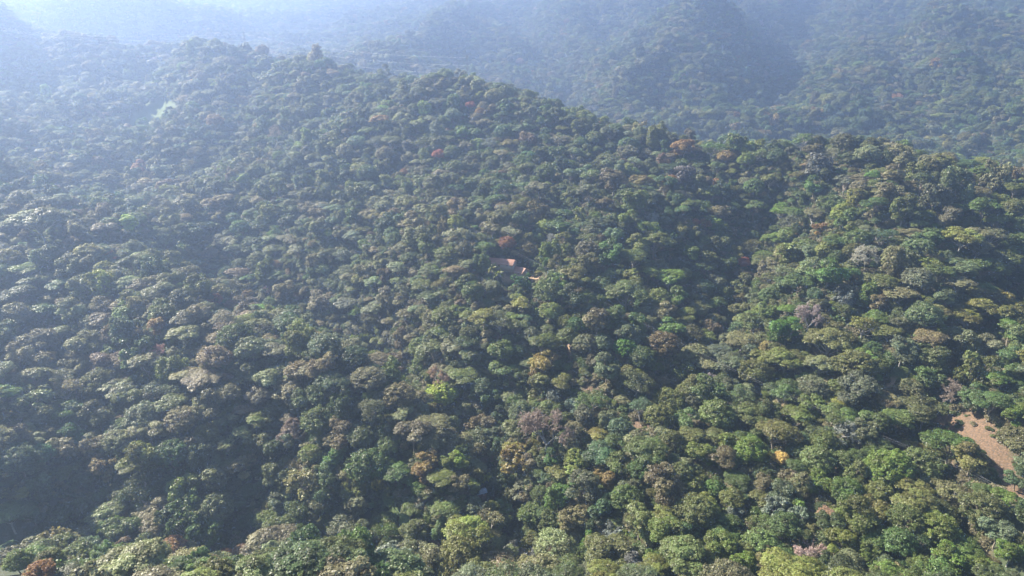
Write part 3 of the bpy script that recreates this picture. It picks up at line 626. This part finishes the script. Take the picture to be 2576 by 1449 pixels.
def label_for(t):
    if id(t) in own: return own[id(t)]
    best = None
    for (p_, u, v) in LM:
        du, dv = t['u'] - u, t['v'] - v; r_ = math.hypot(du, dv)
        if r_ < 1: continue
        oc = int(octant(np.array([dv * 0 + 0.]) * 0 + dv, np.array([dv]))[0]) if False else int(octant(np.array([du]), np.array([dv]))[0])
        U = allu[:, 0] - u; V = allu[:, 1] - v; D2 = np.hypot(U, V)
        rk = int(((octant(U, V) == oc) & (D2 < r_ - 1e-3) & (D2 > 1) & (allu[:, 2] > 4)).sum())
        if best is None or rk + r_ / 200 < best[0]: best = (rk + r_ / 200, rk, oc, p_)
    _, rk, oc, p_ = best
    od = ORD[rk] if rk < len(ORD) else "%dth" % (rk + 1)
    kind = WORDS[t['colour']] + " " + (FW[t['form']] + " tree" if t['form'] != 'palm' else 'palm')
    lab = "%s, %s crown %s the %s" % (kind, od, DIR[oc], p_)
    return lab
NAME = {'palm': 'palm_tree', 'bare': 'bare_tree'}
lab_n = {}
for t in ind:
    P = PROTO[(t['form'], t['k'])]; nm = NAME.get(t['form'], 'tree')
    e = bpy.data.objects.new(nm, None); COL.objects.link(e); e.empty_display_size = 1
    e.location = (t['x'], t['y'], t['z']); e.scale = (t['sx'], t['s'], t['sz']); e.rotation_euler = (0, 0, t['rot'])
    lb = label_for(t); lab_n[lb] = lab_n.get(lb, 0) + 1
    tag(e, lb, 'palm' if t['form'] == 'palm' else 'tree', 'palms by the houses' if t['form'] == 'palm' else 'single trees of the forested slope')
    for part in ('crown', 'trunk'):
        c_ = bpy.data.objects.new(part, P[part]); COL.objects.link(c_); c_.parent = e
        if part == 'crown': c_['tint'] = [float(q) for q in t['tint']]
print("DUP LABELS", {k: v for k, v in lab_n.items() if v > 1}, "LONG", [k for k in lab_n if len(k.split()) > 16])

def scatter(name, pts, label):
    me = bpy.data.meshes.new(name); me.vertices.add(len(pts['co'])); me.vertices.foreach_set("co", pts['co'].astype(np.float32).ravel())
    for nm, ty, key, arr in (("kind_index", 'INT', "value", pts['idx'].astype(np.int32)), ("turn", 'FLOAT_VECTOR', "vector", pts['rot'].astype(np.float32).ravel()),
                             ("size", 'FLOAT_VECTOR', "vector", pts['scl'].astype(np.float32).ravel()), ("tint", 'FLOAT_COLOR', "color", pts['tint'].astype(np.float32).ravel())):
        a = me.attributes.new(nm, ty, 'POINT'); a.data.foreach_set(key, arr)
    o = obj(name, me); ng = bpy.data.node_groups.new(name, 'GeometryNodeTree')
    ng.interface.new_socket("Geometry", in_out='INPUT', socket_type='NodeSocketGeometry'); ng.interface.new_socket("Geometry", in_out='OUTPUT', socket_type='NodeSocketGeometry')
    N, L = ng.nodes, ng.links; gi = N.new("NodeGroupInput"); go = N.new("NodeGroupOutput")
    ci = N.new("GeometryNodeCollectionInfo"); ci.inputs[0].default_value = pcol; ci.inputs[1].default_value = True; ci.inputs[2].default_value = True
    ip = N.new("GeometryNodeInstanceOnPoints"); ip.inputs['Pick Instance'].default_value = True
    def na(nm, ty):
        n = N.new("GeometryNodeInputNamedAttribute"); n.data_type = ty; n.inputs[0].default_value = nm; return n.outputs[0]
    L.new(gi.outputs[0], ip.inputs['Points']); L.new(ci.outputs[0], ip.inputs['Instance']); L.new(na("kind_index", 'INT'), ip.inputs['Instance Index'])
    L.new(na("turn", 'FLOAT_VECTOR'), ip.inputs['Rotation']); L.new(na("size", 'FLOAT_VECTOR'), ip.inputs['Scale']); L.new(ip.outputs[0], go.inputs[0])
    md = o.modifiers.new("scatter", 'NODES'); md.node_group = ng
    tag(o, label, None, None, 'stuff'); return o
S = stuff
scatter("forest", dict(co=np.array([(t['x'], t['y'], t['z']) for t in S]), idx=np.array([PROTO[(t['form'], t['k'])]['idx'] for t in S]),
        rot=np.array([(0, 0, t['rot']) for t in S]), scl=np.array([(t['sx'], t['s'], t['sz']) for t in S]), tint=np.array([(*t['tint'], 1) for t in S])),
        "the rest of the dense hazy forest covering every slope behind the single trees")
# undergrowth: shrubs on the floor between the trees
NU = 120000
du_ = 120 + 900 * rng.rand(NU) ** 1.25; ua = rng.uniform(-.86, .86, NU); ux, uy = ua * du_, du_; uz = hz(ux, uy)
qu, qv, qd = project(ux, uy, uz + 1)
ok = (qu > -60) & (qu < 1084) & (qv > -20) & (qv < 620) & (rng.rand(NU) < np.clip(du_ / 650, .25, 1)) & seen(ux, uy, uz + 1, 9.0)
keep = []
isg = np.zeros(NU, bool); near_h = np.zeros(NU, bool)
for (cu, cv, ru, rv, ca, sa, cd, ty, gx_, gy_) in vis_clear:
    e = (((qu - cu) * ca + (qv - cv) * sa) / ru) ** 2 + ((-(qu - cu) * sa + (qv - cv) * ca) / rv) ** 2
    inside = (e < 1.15) & (np.abs(qd - cd) < 60)
    if ty == 'grass': isg |= inside; ok &= ~(inside & (rng.rand(NU) < .5))
    elif ty == 'tan': ok &= ~inside
    else: ok &= ~(inside & (rng.rand(NU) < .5)); near_h |= inside
ui = np.nonzero(ok)[0]; sc = rng.uniform(.4, .95, len(ui)); g_ = isg[ui]; sc[g_] *= .35; sc[near_h[ui]] *= .42
for (hu, hv, hw, hh, hd) in RESERVE[:3]:
    near = (np.abs(qu[ui] - hu) < hw) & (np.abs(qv[ui] - hv) < hh + 3); sc[near] *= .25
shr = [PROTO[('shrub', k)]['idx'] for k in range(3)]
cols = np.array([TINT['dark'], TINT['green'], TINT['olive'], TINT['greygreen']])[rng.choice(4, len(ui), p=[.3, .35, .2, .15])] * rng.uniform(.8, 1.2, (len(ui), 1))
dry = (qu[ui] > 400) & (rng.rand(len(ui)) < .38); cols[dry] = np.array([.165, .145, .085]) * rng.uniform(.7, 1.2, (int(dry.sum()), 1))
cols[g_] = np.array([.115, .165, .050]) * rng.uniform(.8, 1.25, (int(g_.sum()), 1))
scatter("undergrowth", dict(co=np.c_[ux, uy, uz - .2][ui], idx=np.array(shr)[rng.randint(0, 3, len(ui))], rot=np.c_[np.zeros((len(ui), 2)), rng.rand(len(ui)) * 6.28],
        scl=np.repeat(sc[:, None], 3, 1), tint=np.c_[cols, np.ones(len(ui))]), "low shrubs and saplings filling the ground between the trees")
print("UNDER", len(ui))

# ---------------------------------------------------------------- buildings
M_RED = simple("red_tin", (.27, .130, .085), .6, .45, .4); M_RUST = simple("rusty_tin", (.22, .13, .11), .6, 1.2, .4)
M_WALL = simple("plaster", (.34, .27, .21), .9, .7, .12); M_DOOR = simple("door_wood", (.16, .09, .05), .7, 2); M_GLASS = simple("window_glass", (.03, .04, .05), .15, 1, .1)
M_GREY = simple("grey_tin", (.30, .31, .33), .5, 1.0, .3); M_BLUE = simple("blue_white_tin", (.24, .29, .35), .5, .8, .6)
def box(x0, y0, z0, x1, y1, z1):
    V = np.array([(x, y, z) for x in (x0, x1) for y in (y0, y1) for z in (z0, z1)], float)
    return V, np.array([(0, 1, 3, 2), (4, 6, 7, 5), (0, 4, 5, 1), (2, 3, 7, 6), (0, 2, 6, 4), (1, 5, 7, 3)])
def corrugated_gable(w, dp, h, rise, ov=.6, th=.12):
    """gable roof with ribbed sheets, ridge along x"""
    parts = []
    xs_ = np.arange(-w / 2 - ov, w / 2 + ov + .01, .25)
    for sg in (-1, 1):
        top = np.c_[xs_, 0 * xs_, h + rise + .035 * np.cos(np.arange(len(xs_)) * math.pi)]
        bot = np.c_[xs_, 0 * xs_ + sg * (dp / 2 + ov), h - rise * ov / (dp / 2) + .035 * np.cos(np.arange(len(xs_)) * math.pi)]
        n = len(xs_); V = np.concatenate([top, bot, top - [0, 0, th], bot - [0, 0, th]]); k = np.arange(n - 1)
        F = np.concatenate([np.c_[k, k + 1, n + k + 1, n + k], np.c_[2 * n + k, 3 * n + k, 3 * n + k + 1, 2 * n + k + 1], np.c_[n + k, n + k + 1, 3 * n + k + 1, 3 * n + k],
                            np.array([(0, n, 3 * n, 2 * n), (n - 1, 3 * n - 1, 4 * n - 1, 2 * n - 1)])])
        parts.append((V, F))
    return join(parts)
def house(name, label, u, v, w, dp, h, rise, rot, roof_m, wall_m, wins=2, lift=3.2, cat="house"):
    d = float(cast(np.array([u]), np.array([v]), lift)[0]); a, b, c = ray(u, v); x, y = float(a * d), float(b * d)
    zs = [float(hz(x + i_, y + j_)) for i_ in (-w / 2, 0, w / 2) for j_ in (-dp / 2, 0, dp / 2)]
    z = float(np.mean(zs)) * .4 + float(np.max(zs)) * .6
    e = bpy.data.objects.new(name, None); COL.objects.link(e); e.location = (x, y, z); e.rotation_euler = (0, 0, rot)
    tag(e, label, cat)
    V, F = box(-w / 2, -dp / 2, -3.5, w / 2, dp / 2, h)
    g_ = np.array([(-w / 2, -dp / 2, h), (-w / 2, dp / 2, h), (-w / 2, 0, h + rise - .15), (w / 2, -dp / 2, h), (w / 2, dp / 2, h), (w / 2, 0, h + rise - .15)])
    me = mesh_from("wall", np.concatenate([V, g_]), [F, np.array([(8, 10, 9), (11, 12, 13)]), np.array([(8, 11, 13, 10), (9, 10, 13, 12)])], (wall_m,)); obj("wall", me, e)
    V, F = corrugated_gable(w, dp, h, rise); obj("roof", mesh_from("roof", V, F, (roof_m,)), e)
    V, F = box(-.5, -dp / 2 - .06, 0, .5, -dp / 2 + .02, 2.1); dr = obj("door", mesh_from("door", V, F, (M_DOOR,)), e)
    V, F = box(.3, -dp / 2 - .12, 1.0, .42, -dp / 2 - .06, 1.08); obj("handle", mesh_from("handle", V, F, (M_GREY,)), dr)
    for q in range(wins):
        cx = (-1) ** q * (w * .3); V, F = box(cx - .6, -dp / 2 - .05, 1.0, cx + .6, -dp / 2 + .02, 2.0)
        wi = obj("window", mesh_from("window", V, F, (M_GLASS,)), e)
        fr = join([box(cx - .7, -dp / 2 - .09, .9, cx + .7, -dp / 2 - .003, .998), box(cx - .7, -dp / 2 - .09, 2.002, cx + .7, -dp / 2 - .003, 2.1),
                   box(cx - .7, -dp / 2 - .088, .999, cx - .602, -dp / 2 - .004, 2.001), box(cx + .602, -dp / 2 - .088, .999, cx + .7, -dp / 2 - .004, 2.001)])
        obj("frame", mesh_from("frame", *fr, (M_WALL,)), wi)
    return e
house("tin_roofed_house", "long low house with a dull red tin roof half hidden behind a round tree", 501, 265.5, 21, 9.5, 2.1, 2.7, -.3, M_RED, M_WALL)
house("tin_roofed_house", "house with a brighter pinkish red tin roof beside the big large-leaved tree", 517, 275, 15, 10, 2.1, 2.7, -.6, M_RED, M_WALL)
house("garden_shed", "small rusty brown tin shed at the end of the long low house", 490.5, 263.5, 4.5, 4, 2.2, .7, .2, M_RUST, M_WALL, 1, 2.5, "shed")
house("garden_shed", "dark grey tin shed in the shade below the houses", 533, 288.5, 4.5, 3.5, 2.0, .6, -.3, M_GREY, M_DOOR, 1, 2.4, "shed")
house("forest_hut", "little hut with patched bluish white tin roof beside the lone palm", 481, 494, 5, 4, 2.3, .9, .4, M_BLUE, M_RUST, 1, 2.8, "hut")

# ---------------------------------------------------------------- power lines, poles and pylons
M_POLE = simple("pole_wood", (.20, .17, .14), .9, 2); M_WIRE = simple("wire", (.35, .35, .36), .4, 1, .05); M_STEEL = simple("galvanised_steel", (.16, .17, .18), .5, 1, .1)
M_CERAMIC = simple("insulator", (.6, .6, .58), .3, 1, .1); M_ALU = simple("aluminium_wire", (.75, .76, .8), .35, 1, .03)
def on_ray(u, v, d): a, b, c = ray(u, v); return np.array([float(a * d), float(b * d), float(c * d)])
def pole(label, u, v, h, heading, d=None):
    if d is None: d = float(cast(np.array([u]), np.array([v]), h)[0])
    x, y, _ = on_ray(u, v, d); z = float(hz(x, y)); h = float(_ - z) if abs(_ - z - h) < 8 else h
    e = bpy.data.objects.new("power_pole", None); COL.objects.link(e); e.location = (x, y, z); e.rotation_euler = (0, 0, heading)
    tag(e, label, "power pole", "wooden poles of the power line")
    obj("post", mesh_from("post", *tube([(0, 0, -1), (0, 0, h / 2), (0, 0, h)], [.17, .14, .11], 8), (M_POLE,), smooth=True), e)
    obj("crossarm", mesh_from("crossarm", *box(-1.1, -.07, h - .55, 1.1, .07, h - .4), (M_POLE,)), e)
    tips = []
    for q in (-1.0, 0.0, 1.0):
        zz = h if q == 0 else h - .4
        obj("insulator", mesh_from("insulator", *tube([(q, 0, zz), (q, 0, zz + .12), (q, 0, zz + .3)], [.06, .1, .05], 8), (M_CERAMIC,), smooth=True), e)
        tips.append(np.array([x + q * math.cos(heading), y + q * math.sin(heading), z + zz + .3]))
    return tips
def wire(label, p, q, sag, r_, mat, group, n=24):
    t = np.linspace(0, 1, n)[:, None]; P = p * (1 - t) + q * t - np.array([0, 0, 4 * sag]) * t * (1 - t)
    o = obj("power_line", mesh_from("power_line", *tube(P, np.full(n, r_), 4), (mat,), smooth=True)); tag(o, label, "power line", group); return o
pA = pole("wooden power pole deep in the forest above the red-roofed houses", 452, 216, 10, .5)
pB = pole("wooden power pole just right of the red-roofed houses", 546, 267, 10, .5)
pC = pole("wooden power pole with crossarm standing below the red soil bank", 971, 472, 9, .7)
pD = pole("wooden power pole beyond the frame below the red soil slope", 1130, 548, 9, .7)
side = ["upper", "middle", "lower"]
for q in range(3):
    wire("%s thin wire rising from the pole by the houses to the higher forest" % side[q], pA[q], pB[q], 2.0, .012, M_WIRE, "wires of the valley power line")
    wire("%s thin wire crossing the slope from the houses to the pole below the red bank" % side[q], pB[q], pC[q], 7.5, .013, M_WIRE, "wires of the valley power line", 40)
    wire("%s thin wire leaving the pole below the red bank towards the frame's edge" % side[q], pC[q], pD[q], 1.0, .013, M_WIRE, "wires of the valley power line")
wire("single slack wire rising from the dark valley towards the grass strip", on_ray(250, 612, 190), on_ray(441, 515.5, 300), 3.0, .014, M_WIRE, "wires of the valley power line", 30)
def pylon(label, u, v, d, h, heading):
    top = on_ray(u, v, d); gz = float(hz(top[0], top[1])); z0 = gz - 1; h = top[2] - gz
    e = bpy.data.objects.new("lattice_pylon", None); COL.objects.link(e); e.location = (top[0], top[1], gz); e.rotation_euler = (0, 0, heading)
    tag(e, label, "pylon", "lattice pylons on the ridge")
    wd = lambda t: 2.6 * (1 - t) + .55 * t; lv = np.linspace(0, 1, 10)
    for sx, sy in ((-1, -1), (-1, 1), (1, -1), (1, 1)):
        obj("leg", mesh_from("leg", *tube([(sx * wd(t), sy * wd(t), h * t - (1 if t == 0 else 0)) for t in lv], np.full(10, .13), 4), (M_STEEL,)), e)
    br = []
    for a_, b_ in zip(lv[:-1], lv[1:]):
        wa, wb, za, zb = wd(a_), wd(b_), h * a_, h * b_
        for s in ((1, 1, -1, 1), (1, 1, 1, -1), (-1, -1, 1, -1), (-1, -1, -1, 1)):
            br.append(tube([(s[0] * wa, s[1] * wa, za), (s[2] * wb, s[3] * wb, zb)], [.07, .07], 3)); br.append(tube([(s[2] * wa, s[3] * wa, za), (s[0] * wb, s[1] * wb, zb)], [.07, .07], 3))
    obj("bracing", mesh_from("bracing", *join(br), (M_STEEL,)), e)
    tips = []
    for f_, w_ in ((.70, 4.4), (.84, 3.8), (.97, 3.0)):
        for sg in (-1, 1):
            zz = h * f_; arm = join([tube([(0, .3, zz), (sg * w_, 0, zz)], [.1, .06], 4), tube([(0, -.3, zz), (sg * w_, 0, zz)], [.1, .06], 4), tube([(0, 0, zz + .9), (sg * w_, 0, zz)], [.08, .06], 4)])
            ao = obj("arm", mesh_from("arm", *arm, (M_STEEL,)), e)
            obj("insulator", mesh_from("insulator", *tube([(sg * w_, 0, zz), (sg * w_, 0, zz - 1.4)], [.12, .12], 6), (M_CERAMIC,)), ao)
            tips.append(np.array([top[0] + sg * w_ * math.cos(heading), top[1] + sg * w_ * math.sin(heading), gz + zz - 1.4]))
    return tips
y1 = pylon("tall hazy lattice pylon on the high left part of the main ridge", 243.5, 31.5, 1190, 30, .9)
y2 = pylon("lattice pylon rising behind the middle of the main ridge", 467, 54.5, 905, 25, .9)
y3 = pylon("lattice pylon beyond the frame on the far left spur", -150, 12, 1000, 30, .4)
lab6 = ["lowest near", "lowest far", "middle near", "middle far", "highest near", "highest far"]
for q in range(6):
    wire("%s pale cable sagging across the hazy valley up to the left pylon" % lab6[q], y3[q], y1[q], 16, .028, M_ALU, "cables of the ridge power line", 40)
    wire("%s pale cable between the two pylons behind the main ridge" % lab6[q], y1[q], y2[q], 9, .025, M_ALU, "cables of the ridge power line", 30)

# ---------------------------------------------------------------- haze
hv, hf = box(-4800, -420, float(gZ.min()) - 6, 4800, 3750, HAZE_TOP)
me = mesh_from("haze", hv, hf); m, nt, N, L = new_mat("haze")
pv_ = N.new("ShaderNodeVolumePrincipled"); pv_.inputs['Color'].default_value = (*HAZE_COL, 1); pv_.inputs['Density'].default_value = HAZE_D; pv_.inputs['Anisotropy'].default_value = HAZE_G
o = N.new("ShaderNodeOutputMaterial"); L.new(pv_.outputs[0], o.inputs['Volume']); me.materials.append(m)
tag(obj("haze", me), kind="stuff")
